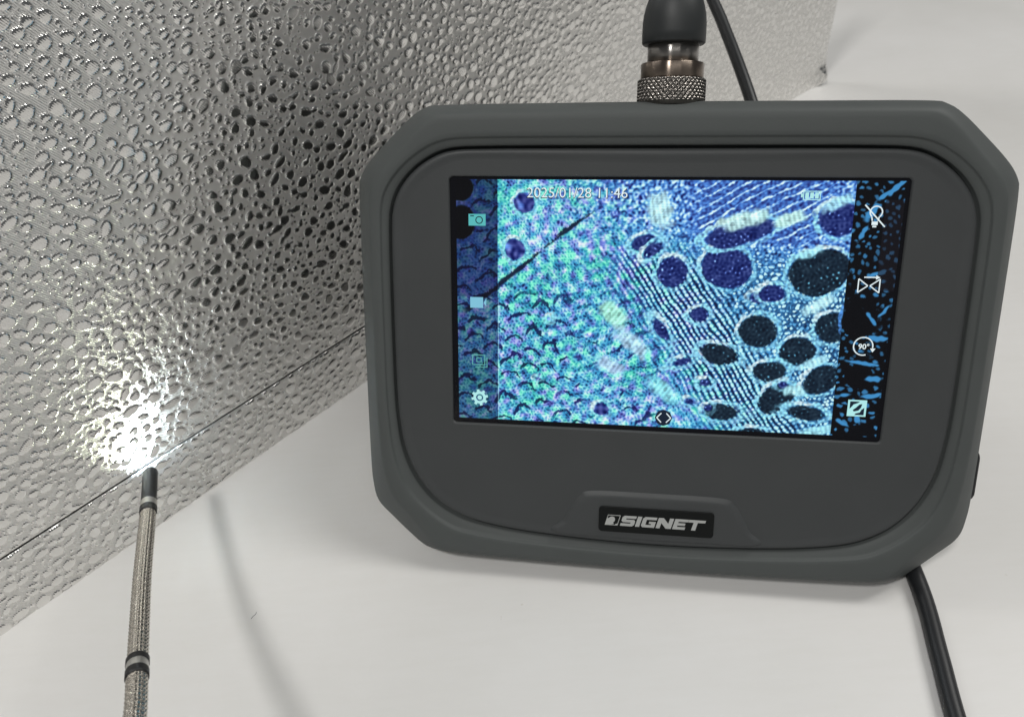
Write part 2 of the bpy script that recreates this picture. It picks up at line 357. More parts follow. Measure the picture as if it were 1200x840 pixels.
# bezel: side wall, rounded rim, flat face with the screen opening
HX, HY0, HY1 = 56.6, -33.7, 33.5
lo = [loop_in(0.15, -3.1), loop_in(0.2, -1.2), loop_in(0.55, -0.55), loop_in(1.1, -0.32), loop_in(1.9, -0.30), loop_in(2.6, -0.42), loop_in(3.8, -0.5)]
bez = loft('front_bezel', lo, PLA, mon)
bm = bmesh.new(); bm.from_mesh(bez.data); bm.verts.ensure_lookup_table()
rimv = [bm.verts[(len(lo)-1)*NA+i] for i in range(NA)]
def addloop(P, z): return [bm.verts.new((x*MM, y*MM, z*MM)) for x, y in P]
hole = rrect(-HX, HY0, HX, HY1, 1.3, 4); hv = addloop(hole, -0.5)
hv2 = addloop(rrect(-HX+0.25, HY0+0.25, HX-0.25, HY1-0.25, 1.15, 4), -0.62); hv3 = addloop(rrect(-HX+0.45, HY0+0.45, HX-0.45, HY1-0.45, 1.0, 4), -1.7)
ed = []
for vs in (rimv, hv):
    for i in range(len(vs)):
        e = bm.edges.get((vs[i], vs[(i+1) % len(vs)])) or bm.edges.new((vs[i], vs[(i+1) % len(vs)])); ed.append(e)
bmesh.ops.triangle_fill(bm, edges=ed, use_beauty=True, use_dissolve=False)
for A_, B_ in ((hv, hv2), (hv2, hv3)):
    for i in range(len(A_)): j = (i+1) % len(A_); f = bm.faces.new((A_[i], A_[j], B_[j], B_[i])); f.smooth = True
bmesh.ops.recalc_face_normals(bm, faces=bm.faces[:])
bm.to_mesh(bez.data); bm.free()
# raised plinth under the badge
def plinth(grow, z):
    P = [(-27.5, -64.0), (-24.6, -60.6), (-22.6, -57.0), (-20.2, -53.6), (-16.6, -51.9), (0.2, -51.7), (17, -51.9), (20.6, -53.6), (23.0, -57.0), (25.0, -60.6), (27.9, -64.0), (14, -64.3), (0, -64.5), (-14, -64.3)]
    C = catmull(P, 6, True); c = np.array([0.2, -62.5]); out = []
    for q in C:
        sx = (q[0]-c[0]); sy = (q[1]-c[1]); out.append(((c[0]+sx*(1+grow/24.0))*MM, (c[1]+(sy*(1+grow/10.5) if sy > 0 else sy))*MM, z*MM))
    return out
loft('badge_plinth', [plinth(0.9, -0.62), plinth(0.55, -0.40), plinth(-0.1, 0.06), plinth(-0.7, 0.26), plinth(-1.4, 0.30), plinth(-3, 0.30)], PLA, mon, cap1=True)
bp = rrect(-15.2, -62.6, 15.9, -55.15, 1.0, 4)
badge = flat('name_badge', [bp], 0.30, 0.35, BADGE, mon)
mw = badge.modifiers.new('b', 'BEVEL'); mw.width = 0.00012; mw.segments = 2; mw.limit_method = 'ANGLE'
# badge lettering: blocky italic capitals drawn as strokes
def glyphs():
    h = 3.05; y0 = -60.55; s = 0.27; w = 0.86
    def sh(P): return [(x+(y-0.0)*s, y0+y) for x, y in P]
    out = []
    def S(x, W): return [[(x, 0), (x+W-0.5, 0), (x+W, 0.45), (x+W, 1.55), (x+W-0.45, 1.95), (x+1.15, 1.95), (x+1.15, 2.3), (x+W, 2.3), (x+W, h), (x+0.5, h), (x, h-0.45), (x, 1.55), (x+0.45, 1.15), (x+W-1.15, 1.15), (x+W-1.15, 0.78), (x, 0.78)]]
    def I(x, W): return [box(x, 0, x+W, h)]
    def G(x, W): return [[(x+0.5, 0), (x+W, 0), (x+W, 1.75), (x+1.9, 1.75), (x+1.9, 1.1), (x+W-1.1, 1.1), (x+W-1.1, 0.75), (x+1.1, 0.75), (x+1.1, 2.3), (x+W, 2.3), (x+W, h), (x+0.5, h), (x, h-0.45), (x, 0.45)]]
    def Nn(x, W): return [[(x, 0), (x+1.1, 0), (x+1.1, 1.6), (x+W-1.35, 0), (x+W, 0), (x+W, h), (x+W-1.1, h), (x+W-1.1, 1.45), (x+1.35, h), (x, h)]]
    def E(x, W): return [[(x, 0), (x+W, 0), (x+W, 0.75), (x+1.1, 0.75), (x+1.1, 1.18), (x+W-0.3, 1.18), (x+W-0.3, 1.88), (x+1.1, 1.88), (x+1.1, 2.3), (x+W+0.25, 2.3), (x+W+0.25, h), (x, h)]]
    def T(x, W): return [[(x+1.45, 0), (x+2.55, 0), (x+2.55, 2.3), (x+W, 2.3), (x+W, h), (x+0.02, h), (x+0.02, 2.3), (x+1.45, 2.3)]]
    specs = [(S, -9.35, 3.75), (I, -5.25, 1.15), (G, -3.75, 3.7), (Nn, 0.35, 4.1), (E, 4.8, 3.35), (T, 8.45, 4.5)]
    for fn, x, W in specs: out.append([sh(P) for P in fn(x, W)])
    return out, sh
GL, shf = glyphs()
for ps in GL: flat('letter', ps, 0.65, 0.06, SILV, mon)
# emblem: slanted frame with a curved swoosh in it
x0, W_, h_ = -13.5, 3.5, 3.05
em = [shf(box(x0, 0, x0+W_, 0.16)), shf(box(x0, h_-0.16, x0+W_, h_)), shf(box(x0, 0.16, x0+0.16, h_-0.16)), shf(box(x0+W_-0.16, 0.16, x0+W_, h_-0.16))]
sw = [(0.16, 0.16), (1.6, 0.16), (2.4, 0.4), (2.05, 0.75), (2.35, 1.3), (2.3, 1.9), (1.9, 2.4), (1.35, 2.6), (0.85, 2.45), (0.5, 2.1), (0.16, 1.95)]
em.append(shf([(x0+a, b_) for a, b_ in sw]))
em.append(shf([(x0+2.75, 0.16), (x0+W_-0.16, 0.16), (x0+W_-0.16, 0.55), (x0+2.9, 0.42)]))
flat('emblem', em, 0.65, 0.06, SILV, mon)
# port cover on the right flank
PC = simple('black_rubber', (0.012, 0.013, 0.014), 0.55, nscale=3000, nstr=0.2, ndist=0.00005)
loops = []
for xx, g in ((78.0, 0.0), (83.9, 0.0), (84.35, -0.4)):
    loops.append([(xx*MM, y*MM, z*MM) for y, z in rrect(-51.0-g, -16.0-g, -37.5+g, -8.5+g, 1.6, 4)])
loft('port_cover', loops, PC, mon, cap0=True, cap1=True)
# unseen back block and stand plate, added and shaped to darken the foil's reflection
def hl(g, z, r=9, yb=-26): return [(x*MM, y*MM, z*MM) for x, y in rrect(-71+g, yb+g*0.6, 54-g*0.7, 49-g, r, 5)]
loft('added_back_block', [hl(0, -16.0), hl(0.5, -52), hl(2, -60), hl(5, -64.5), hl(9, -66)], PC, mon, cap1=True)
ks = mon.matrix_world.inverted() @ Vector((40*MM, 243*MM, 0.2*MM)) / MM
def kl(y, z, t_): return [(x*MM, yy*MM, zz*MM) for x, yy, zz in ((-56, y, z), (44, y, z), (44, y-t_*0.45, z-t_*0.9), (-56, y-t_*0.45, z-t_*0.9))]
loft('added_stand_plate', [kl(20, -65.2, -2), kl(16, -66.5, 3), kl(ks.y+3, ks.z+1, 2.5), kl(ks.y+0.6, ks.z+0.2, 1.2)], PC, mon, cap0=True, cap1=True, smooth=False)

# --- screen: black glass, then the lit picture
AX0, AX1, AY0, AY1 = -54.6, 55.2, -32.0, 32.4
flat('screen_glass', [box(-56.15, -33.25, 56.15, 33.05)], -2.2, 0.95, BLK, mon)
W2, H2 = 760, 446   # PIC0
xs = np.linspace(AX0, AX1, W2); ys = np.linspace(AY0, AY1, H2); X, Y = np.meshgrid(xs, ys)
sh_ = (H2, W2); pxm = (AX1-AX0)/W2     # mm per sample
n_md = fbm(sh_, 2.6, 2); n_w1 = fbm(sh_, 3.4, 3); n_w2 = fbm(sh_, 3.4, 4)
Xw = X+n_w1*1.1; Yw = Y+n_w2*1.1
right = sstep(-8, 24, X+0.42*Y*1.0+n_md*1.5)                       # how far into the blue-black region
top = sstep(10, 26, Y+0.15*X)*sstep(-34, -4, X)
def dots(ang, per, per2, seed, jit=0.5):
    c, s_ = math.cos(ang), math.sin(ang); u = Xw*c+Yw*s_; v = -Xw*s_+Yw*c
    return np.sin(2*math.pi*u/per+fbm(sh_, 2.4, seed)*jit)*np.sin(2*math.pi*v/per2+fbm(sh_, 2.4, seed+1)*jit)
sp = band(sh_, 0.045, 0.095, 50); sp2 = band(sh_, 0.08, 0.17, 51); sp3 = band(sh_, 0.02, 0.055, 52)
dA = dots(math.radians(-52), 2.6, 1.7, 21, 0.7); dB = dots(math.radians(-38), 2.4, 1.5, 31, 0.9)
Xs = X+0.55*n_w1; Ys = Y+0.55*n_w2; rowu = Xs*math.cos(math.radians(33))+Ys*math.sin(math.radians(33))
rows = -np.cos(2*math.pi*rowu/1.35); alongv = np.sin(2*math.pi*(-Xw*math.sin(math.radians(36))+Yw*math.cos(math.radians(36)))/1.5+rowu*2.1+sp3*0.6)
def lattice(ang, pu, pv, jit, rad, seed, wx=None, wy=None):
    xx = Xw if wx is None else wx; yy = Yw if wy is None else wy
    c, s_ = math.cos(ang), math.sin(ang); u = (xx*c+yy*s_)/pu; v = (-xx*s_+yy*c)/pv
    iv_ = np.floor(v); u = u+0.5*(iv_ % 2); iu_ = np.floor(u)
    def hsh(k): q = np.sin(iu_*12.9898+iv_*78.233+seed+k*37.7)*43758.5453; return q-np.floor(q)
    du_ = (u-iu_-0.5-jit*(hsh(1)-0.5))*pu; dv_ = (v-iv_-0.5-jit*(hsh(2)-0.5))*pv
    r_ = rad*(0.65+0.6*hsh(3)); return sstep(1.25, 0.65, np.hypot(du_*0.85, dv_)/r_)*(0.65+0.35*hsh(4))
LR = lattice(math.radians(-56), 1.25, 0.98, 0.45, 0.36, 1.0)
LM_ = lattice(math.radians(-57), 1.15, 1.35, 0.10, 0.42, 2.0, Xs, Ys)
LL = lattice(math.radians(-44), 1.10, 0.90, 0.25, 0.30, 3.0)
tex_left = 0.66-0.34*LL+0.07*np.tanh(1.3*dB+0.9*sp)+0.05*sp2+0.13*sp3+0.03*n_md
tex_right = 0.24+0.85*LR*(0.85+0.25*sp3)+0.06*sp2+0.04*n_md
tex_mid = 0.26+0.55*LM_+0.26*rows+0.04*sp2+0.05*sp3
mid = np.clip(1.25*np.exp(-((X-6+0.65*Y)/13.0)**2), 0, 1)*sstep(22, 8, Y)
lum = tex_left*(1-right)+tex_right*right; lum = lum*(1-mid)+tex_mid*mid
tt = 0.50+0.26*np.tanh(1.5*sp)+0.16*sp2+0.08*sp3; lum = lum*(1-0.85*top)+tt*0.85*top
st = np.sin(2*math.pi*((Y-0.55*X)/2.3+n_w1*0.30+n_md*0.05))
stm = sstep(15, 22, Y+n_md)*sstep(2, 10, X)*sstep(47, 32, X); lum = lum*(1-0.8*stm)+stm*0.8*(0.26+0.66*sstep(0.55, 0.9, st)*(0.85+0.2*sp3)+0.07*sp2+0.05*sp)
lat = 7.2
gx = Xw*math.cos(0.5)+Yw*math.sin(0.5)+n_w2*1.3; gy = -Xw*math.sin(0.5)+Yw*math.cos(0.5)+n_w1*1.5
row_i = np.floor(gy/4.4); fx = (gx/lat+0.5*(row_i % 2)); fx = (fx-np.floor(fx)-0.5)*lat; fy = gy-row_i*4.4
rad = np.hypot(fx, fy+0.8); arc = sstep(0.52, 0.24, np.abs(rad-3.4+n_md*0.15))*sstep(0.0, 0.5, fy)*sstep(-2.6, -1.2, fx)
am = sstep(2, -12, X+0.2*Y)*sstep(8, -4, Y+0.1*X)*sstep(-1.6, -0.2, fbm(sh_, 3.0, 77))
am = np.maximum(am, (X < -43.7)*1.0)
lum = lum*(1-0.9*np.clip(arc*1.3, 0, 1)*am)
# colour
hue = fbm(sh_, 2.4, 70)*0.8+0.7*sp3; hue2 = fbm(sh_, 2.0, 71)*0.8+0.8*band(sh_, 0.02, 0.07, 73)
def C(r, g, b_): return np.array([r, g, b_])[None, None, :]
l = np.clip(lum, 0, 1.2)[..., None]
def ramp(l, dark, midc, lite):
    a = np.clip(l/0.5, 0, 1); b_ = np.clip((l-0.5)/0.42, 0, 1); return dark*(1-a)+(midc*(1-b_)+lite*b_)*a
cyan = ramp(l, C(0.03, 0.08, 0.28), C(0.22, 0.62, 0.82), C(0.78, 1.0, 1.0))
teal = ramp(l, C(0.02, 0.12, 0.22), C(0.16, 0.66, 0.66), C(0.55, 1.0, 0.85))
lav = ramp(l, C(0.09, 0.06, 0.34), C(0.46, 0.52, 0.88), C(0.92, 0.92, 1.0))
blu = ramp(l, C(0.03, 0.09, 0.22), C(0.26, 0.58, 0.82), C(0.80, 0.98, 1.0))
ind = ramp(l, C(0.09, 0.09, 0.40), C(0.32, 0.52, 0.88), C(0.86, 0.97, 1.0))
wt = np.clip(0.32+0.5*hue, 0, 1)[..., None]; wl = np.clip(0.08+0.40*hue2, 0, 1)[..., None]
left = cyan*(1-wt)+teal*wt; left = left*(1-wl)+lav*wl
img = left*(1-right[..., None])+blu*right[..., None]
tp = np.clip(top*0.8+stm*0.6, 0, 1)[..., None]*0.75; img = img*(1-tp)+ind*tp
# blisters under the microscope
blobs = [(14.4, 10.2, 4.9, 3.9, 0, 0), (37.5, 10.1, 6.2, 4.7, 0, 1), (8.8, -1.3, 3.3, 2.9, 0, 0), (23.2, -5.2, 4.5, 4.1, 0, 1), (14.1, -11.4, 5.4, 3.1, -15, 1), (33.6, -10.0, 3.1, 2.7, 0, 1), (27.0, -15.6, 3.3, 1.9, 0, 1), (16.0, -27.0, 4.7, 2.3, -5, 1), (29.9, -22.6, 4.1, 2.7, 35, 1), (37.2, -26.4, 4.1, 1.6, -8, 1), (40.9, -17.3, 4.1, 2.7, 20, 1), (42.3, -3.5, 3.7, 3.5, 0, 1), (1.2, 9.1, 3.5, 3.3, 0, 0), (-0.4, -6.0, 4.1, 1.6, -55, 0), (23.2, 3.5, 1.6, 1.2, 0, 0), (11.2, -19.3, 1.9, 1.2, 0, 0), (5.2, -13.8, 2.7, 1.0, 20, 0), (26.2, 4.7, 2.3, 1.6, 0, 0), (-36.9, 26.8, 4.3, 4.6, 0, 2), (-39.3, 15.1, 3.7, 3.7, 0, 2), (-6.0, 16.9, 2.1, 1.2, 20, 0), (-3.8, 14.9, 1.9, 1.0, 40, 0), (40.6, 23.8, 4.5, 3.7, 0, 0), (23.8, -32.5, 2.9, 1.2, 0, 1), (18.7, 20.1, 5.0, 1.8, 15, 0), (-53.0, 30.3, 4.0, 3.3, 0, 3), (-53.0, 21.3, 4.0, 4.5, 0, 3), (48.1, -1.2, 3.7, 5.4, 0, 3), (49.3, -16.1, 3.5, 3.3, 0, 3), (57.7, -24.0, 4.1, 3.7, 0, 3), (51.6, -30.1, 3.3, 2.1, 0, 3),
         (-30.0, -3.5, 1.9, 1.7, 0, 2), (-15.5, -27.8, 1.8, 1.6, 0, 2), (12.5, -26, 1.2, 1.0, 0, 0), (31.0, -19.0, 1.0, 0.8, 0, 0), (7.5, -24.5, 1.4, 1.0, 0, 0), (-33, -20, 1.8, 1.5, 0, 2)]
wob = fbm(sh_, 3.9, 80)*0.9; wob2 = fbm(sh_, 2.0, 81)
for i, (bx, by, rx, ry, an, k) in enumerate(blobs):
    c, s_ = math.cos(math.radians(an)), math.sin(math.radians(an)); p_ = (X-bx)*c+(Y-by)*s_; q_ = -(X-bx)*s_+(Y-by)*c
    d = (np.hypot(p_/rx, q_/ry)-1)*min(rx, ry); d = d+wob*1.15*min(1, ry/2.5)+wob2*0.05
    halo = sstep(0.05, 0.35, d)*sstep(1.25, 0.8, d+0.14*sp+0.16*sp3)
    aa = np.arctan2(q_, p_); hl = halo*(1.0+0.35*np.sin(aa-0.7+0.4*math.sin(i*2.3)))*(0.9+0.25*sp)*(1.0 if rx > 1.8 else 0.7)
    if k == 2: hc = C(0.55, 0.88, 0.95); hl = hl*1.2
    elif k == 3: hc = C(0.30, 0.55, 0.85)
    else: hc = C(0.58, 0.88, 1.0)
    hw = np.clip(hl, 0, 1)[..., None]; glint = sstep(0.55, 0.95, np.cos(aa-2.1+0.5*math.sin(i*1.7)))[..., None]
    img = img*(1-hw)+((hc*(1-0.6*glint)+0.6*glint)*(0.92+0.10*sp2[..., None]))*hw
    ins = sstep(0.2, -0.3, d)[..., None]
    spk = np.maximum(sp2-1.6, 0)[..., None]
    if k == 0: ic = C(0.11, 0.17, 0.42)+C(0.25, 0.35, 0.5)*spk+0.05*sp2[..., None]+0.03*sp3[..., None]
    elif k == 1: ic = C(0.055, 0.135, 0.20)+C(0.15, 0.3, 0.35)*spk+0.03*sp2[..., None]+0.02*sp3[..., None]
    elif k == 2: ic = C(0.16, 0.20, 0.48)+C(0.25, 0.35, 0.4)*np.maximum(sp3, 0)[..., None]*0.6+0.08*sp[..., None]
    else: ic = C(0.0, 0.001, 0.006)+C(0.1, 0.2, 0.3)*np.maximum(sp2-2.6, 0)[..., None]
    img = img*(1-ins)+ic*ins
# dark diagonal scratch
pa = np.array([-18.0, 24.6]); pb = np.array([-52.0, -1.0]); dd = (pb-pa)/np.linalg.norm(pb-pa)
al = (X-pa[0])*dd[0]+(Y-pa[1])*dd[1]; ac = -(X-pa[0])*dd[1]+(Y-pa[1])*dd[0]+n_w1*0.35+wob2*0.12
wdt = 0.22+0.5*np.exp(-((al-9)/5)**2)+0.45*sstep(16, 30, al)+0.18*wob2; msk = (sstep(wdt+0.25, wdt-0.25, np.abs(ac))*sstep(0, 1.5, al)*sstep(45, 42, al))[..., None]
img = img*(1-0.9*msk)+C(0.02, 0.06, 0.16)*0.9*msk
# pale smooth highlights
for (hx, hy, rx, ry, an, col) in [(-12.8, -1.9, 3.6, 2.2, -38, (0.62, 0.93, 0.80)), (-7.7, -9.4, 5.2, 2.0, -38, (0.68, 0.86, 0.97)), (-13.5, -15.7, 3.6, 1.9, -30, (0.68, 0.82, 0.97)), (1.2, -22.0, 5.0, 2.1, -35, (0.50, 0.86, 0.90)), (18.7, 23.0, 4.6, 1.5, 15, (0.72, 0.93, 0.90)), (29.3, 23.3, 3.4, 1.4, 18, (0.75, 0.97, 0.90)), (40.0, 27.2, 3.8, 1.3, 25, (0.60, 0.88, 0.97)), (38.2, 2.2, 3.8, 1.2, 30, (0.72, 0.95, 1.0)), (40.7, -31.0, 5, 1.2, 15, (0.6, 0.9, 0.97)), (-2.5, 25.2, 2.4, 3.4, 10, (0.70, 0.92, 0.95)), (34.5, 14.9, 2.6, 0.9, 20, (0.6, 0.92, 1.0)), (38.0, -12.8, 3.4, 0.9, 25, (0.65, 0.92, 1.0)), (33.6, -20.5, 2.4, 1.2, 0, (0.65, 0.92, 0.97))]:
    c, s_ = math.cos(math.radians(an)), math.sin(math.radians(an)); p_ = (X-hx)*c+(Y-hy)*s_; q_ = -(X-hx)*s_+(Y-hy)*c
    w_ = sstep(1.35, 0.55, (np.abs(p_/rx)**3+np.abs(q_/ry)**3)**(1/3)+wob*0.22+sp3*0.10+sp*0.06)[..., None]
    stripes = (0.90+0.09*np.sin(p_*5.5)+0.06*sp3)[..., None]
    img = img*(1-0.86*w_)+np.array(col)[None, None, :]**0.8*1.14*stripes*(1-0.22*sstep(0.7, 1.3, sp))[..., None]*0.86*w_
img *= 1.08*(0.96+0.04*np.sin(2*math.pi*Y/0.62))[..., None]
# menu bands left and right
lb = (X < -43.7)[..., None]; img = np.where(lb, img*C(0.55, 0.55, 0.66), img)
lb2 = ((X < -43.7) & (Y > 2))[..., None]; img = np.where(lb2, img*C(0.62, 0.62, 0.78), img)
edge = (np.abs(X+43.5) < 0.12)[..., None]*sstep(10, -5, Y)[..., None]; img = img*(1-0.5*edge)+0.5*edge*C(0.7, 0.95, 0.95)
rb = X > 43.9
strk = np.zeros(sh_)
for (qx, qy, qr, qa, qt) in ((53, 31, 3.5, 45, 0.6), (48, 25, 2.6, 60, 0.8), (50.5, 29, 2.5, 40, 0.5), (46.5, 20, 2.0, 65, 0.5), (51.5, 10.5, 2.5, 20, 0.5), (53.5, 1, 2.5, 55, 0.6), (52.8, -6, 0.8, 90, 2.4), (51, -1.5, 3.0, -50, 0.5), (53.3, -16.5, 0.8, 90, 2.2), (50, -12.5, 4.0, -8, 0.45), (53, -21.0, 3.0, 12, 0.6), (46.5, -21, 1.6, 10, 0.5), (50.2, -27.5, 1.3, -40, 0.7), (46.5, -28.5, 1.8, -30, 0.5)):
    c, s_ = math.cos(math.radians(qa)), math.sin(math.radians(qa)); p_ = (X-qx)*c+(Y-qy)*s_; q_ = -(X-qx)*s_+(Y-qy)*c
    strk = np.maximum(strk, sstep(1.25, 0.75, np.hypot(p_/qr, q_/qt)+wob*0.25+0.15*sp))
LS = lattice(math.radians(-12), 2.3, 1.75, 0.6, 0.50, 9.0)*sstep(-0.9, 0.1, fbm(sh_, 3.0, 91)+0.2)*(img.mean(-1) > 0.08)
rd = np.clip(np.maximum(LS*0.8, strk*0.85), 0, 1)
img = np.where(rb[..., None], rd[..., None]*C(0.30, 0.66, 0.92)+C(0.0, 0.003, 0.012), img)
rs = rb & (X > 51.0) & (Y > 6) & (Y < 28); img = np.where(rs[..., None], img*0.45+C(0.05, 0.042, 0.06), img)
img = np.clip(img, 0, 1)
lin = np.where(img <= 0.04045, img/12.92, ((img+0.055)/1.055)**2.4)
# PIC1
me = bpy.data.meshes.new('screen_picture')
P = np.stack([X, Y, np.full(sh_, -1.235)], -1).reshape(-1, 3)*MM
me.vertices.add(W2*H2); me.vertices.foreach_set('co', P.ravel().astype(np.float32))
a = (np.arange(H2-1)[:, None]*W2+np.arange(W2-1)[None, :]).ravel(); Q = np.stack([a, a+1, a+1+W2, a+W2], 1)
me.loops.add(Q.size); me.loops.foreach_set('vertex_index', Q.ravel().astype(np.int32))
me.polygons.add(len(Q)); me.polygons.foreach_set('loop_start', (np.arange(len(Q))*4).astype(np.int32)); me.update(calc_edges=True)
ca = me.attributes.new('picture', 'FLOAT_COLOR', 'POINT'); ca.data.foreach_set('color', np.concatenate([lin, np.ones((*sh_, 1))], -1).ravel().astype(np.float32))
m, nt, p = mat('lit_screen'); at = N(nt, 'ShaderNodeAttribute', attribute_name='picture')
p.inputs['Base Color'].default_value = (0.008, 0.008, 0.010, 1); p.inputs['Roughness'].default_value = 0.14
L(nt, at.outputs['Color'], p.inputs['Emission Color']); p.inputs['Emission Strength'].default_value = 0.95; p.inputs['Specular IOR Level'].default_value = 0.35
me.materials.append(m); o = bpy.data.objects.new('screen_picture', me); COL.objects.link(o); o.parent = mon

def glow(name, col, st=0.95):
    m, nt, p = mat(name); p.inputs['Base Color'].default_value = (0.01, 0.01, 0.01, 1); p.inputs['Roughness'].default_value = 0.2
    p.inputs['Emission Color'].default_value = (*col, 1); p.inputs['Emission Strength'].default_value = st; return m
GW = glow('icon_white', (0.80, 0.92, 0.95)); GT = glow('icon_teal', (0.10, 0.50, 0.50)); GD = glow('icon_dark', (0.004, 0.012, 0.03), 1.0); GP = glow('icon_pale', (0.22, 0.55, 0.72)); GG = glow('icon_green', (0.12, 0.45, 0.42)); GM = glow('icon_mint', (0.45, 0.85, 0.85))
Z0, TH = -1.23, 0.02
# left menu
x, y = -49.1, 22.2
flat('camera_icon', [box(x-2.25, y-1.55, x+2.25, y+1.45)], Z0, TH, GT, mon)
flat('camera_icon_lens', ring(x+0.55, y-0.1, 0.75, 1.0, n=24)+[box(x-1.8, y+0.85, x-0.8, y+1.1)], Z0+0.03, TH, GD, mon)
x, y = -49.4, 0.4
flat('video_icon', [box(x-1.75, y-1.45, x+1.75, y+1.45), [(x+1.95, y-0.2), (x+2.6, y-1.0), (x+2.6, y+1.0), (x+1.95, y+0.2)]], Z0, TH, GP, mon)
x, y = -48.7, -15.5
def frame(x0, y0, x1, y1, w): return [box(x0, y0, x1, y0+w), box(x0, y1-w, x1, y1), box(x0, y0+w, x0+w, y1-w), box(x1-w, y0+w, x1, y1-w)]
flat('gallery_icon', frame(x-2.1, y-1.3, x+1.5, y+1.6, 0.22)+frame(x-0.9, y-0.5, x+0.5, y+0.8, 0.2)+[box(x-1.2, y-1.95, x+2.1, y-1.73), box(x+1.88, y-1.73, x+2.1, y+0.9)], Z0, TH, GG, mon)
x, y = -48.8, -26.0
gear = ring(x, y, 1.0, 1.75, n=32)+[disc(x, y, 0.62, 16)]
for k in range(8):
    a = k*math.pi/4+0.2; gear.append(seg(x+1.7*math.cos(a), y+1.7*math.sin(a), x+2.3*math.cos(a), y+2.3*math.sin(a), 0.75))
flat('gear_icon', gear, Z0, TH, GM, mon)
# right menu
x, y = 48.6, 24.2
flat('lamp_off_icon', ring(x+0.4, y+0.9, 1.25, 1.55, -50, 230, 24)+[seg(x-0.5, y-0.3, x-0.3, y-1.2, 0.3), seg(x+1.2, y-0.2, x+1.0, y-1.2, 0.3), box(x-0.4, y-2.2, x+1.0, y-1.35), box(x-0.15, y-2.75, x+0.75, y-2.35), seg(x-2.3, y+2.6, x+2.7, y-2.6, 0.32)], Z0, TH, GW, mon)
x, y = 49.2, 7.4
def tri_o(a, b_, c, w): return [seg(*a, *b_, w), seg(*b_, *c, w), seg(*c, *a, w)]
flat('mirror_icon', tri_o((x-2.5, y+1.5), (x-2.5, y-1.9), (x-0.25, y-0.2), 0.28)+tri_o((x+2.5, y+1.5), (x+2.5, y-1.9), (x+0.25, y-0.2), 0.28)+[seg(x-1.3, y+1.9, x+1.6, y+1.9, 0.3), [(x+1.5, y+2.45), (x+2.5, y+1.9), (x+1.5, y+1.35)]], Z0, TH, GW, mon)
x, y = 49.5, -8.1
flat('rotate_icon', ring(x, y, 2.15, 2.45, -10, 290, 30)+[[(x+1.7, y-0.5), (x+3.0, y-0.5), (x+2.35, y-1.5)]], Z0, TH, GW, mon)
x, y = 49.7, -24.4
flat('contrast_icon', [box(x-2.3, y-2.2, x+2.3, y+2.2)], Z0, TH, GM, mon)
flat('contrast_icon_mark', [[(x-1.8, y+1.8), (x-1.8, y-0.2), (x-1.2, y+0.5), (x-0.9, y+1.0), (x+0.1, y+1.4), (x+0.6, y+1.8)], [(x+1.8, y-1.8), (x+1.8, y+0.2), (x+1.1, y-0.4), (x+0.8, y-1.1), (x-0.2, y-1.4), (x-0.5, y-1.8)], [(x+1.2, y+1.2), (x+0.5, y+1.0), (x-0.2, y+0.2), (x-1.0, y-0.5), (x-0.7, y-0.9), (x+0.4, y-0.6), (x+1.0, y+0.2)]], Z0+0.03, TH, GD, mon)
x, y = 33.6, 28.9
flat('battery_icon', frame(x-1.9, y-1.1, x+2.2, y+1.1, 0.22)+[box(x-2.4, y-0.45, x-1.95, y+0.45), box(x-1.4, y-0.7, x-0.55, y+0.7), box(x-0.25, y-0.7, x+0.6, y+0.7), box(x+0.9, y-0.7, x+1.75, y+0.7)], Z0, TH, GM, mon)
x, y = 1.1, -29.4
flat('menu_arrow_patch', [disc(x, y, 2.3, 8)], Z0, TH, GD, mon)
flat('menu_arrow_icon', [seg(x-0.6, y+1.3, x-1.8, y, 0.28), seg(x-1.8, y, x-0.6, y-1.3, 0.28), seg(x+0.7, y+1.3, x+1.9, y, 0.28), seg(x+1.9, y, x+0.7, y-1.3, 0.28)], Z0+0.03, TH, GW, mon)
def text_mesh(name, s, x, y, width, m, z, off=0.0, h=None):
    cu = bpy.data.curves.new(name, 'FONT'); cu.body = s; cu.size = 1.0; cu.offset = off; cu.resolution_u = 4
    to = bpy.data.objects.new(name, cu); COL.objects.link(to); bpy.context.view_layer.update()
    me = bpy.data.meshes.new_from_object(to.evaluated_get(bpy.context.evaluated_depsgraph_get()))
    bpy.data.objects.remove(to)
    xs_ = [v.co.x for v in me.vertices]; ys_ = [v.co.y for v in me.vertices]; a0, a1, b0, b1 = min(xs_), max(xs_), min(ys_), max(ys_)
    k = width/(a1-a0); ky = (h/(b1-b0)) if h else k
    for v in me.vertices: v.co = ((x+(v.co.x-a0)*k)*MM, (y+(v.co.y-b0)*ky)*MM, z*MM)
    me.materials.clear(); me.materials.append(m); me.name = name
    o = bpy.data.objects.new(name, me); COL.objects.link(o); o.parent = mon; return o
text_mesh('timestamp_outline', '2025/01/28 11:46', -36.2, 27.75, 25.8, GD, Z0+0.010, 0.02, 2.7)
text_mesh('timestamp_text', '2025/01/28 11:46', -36.0, 27.95, 25.4, GW, Z0+0.028, -0.004, 2.5)
text_mesh('rotate_icon_text', '90\u00b0', 48.35, -8.9, 2.6, GW, Z0+0.028, 0.02, 1.5)

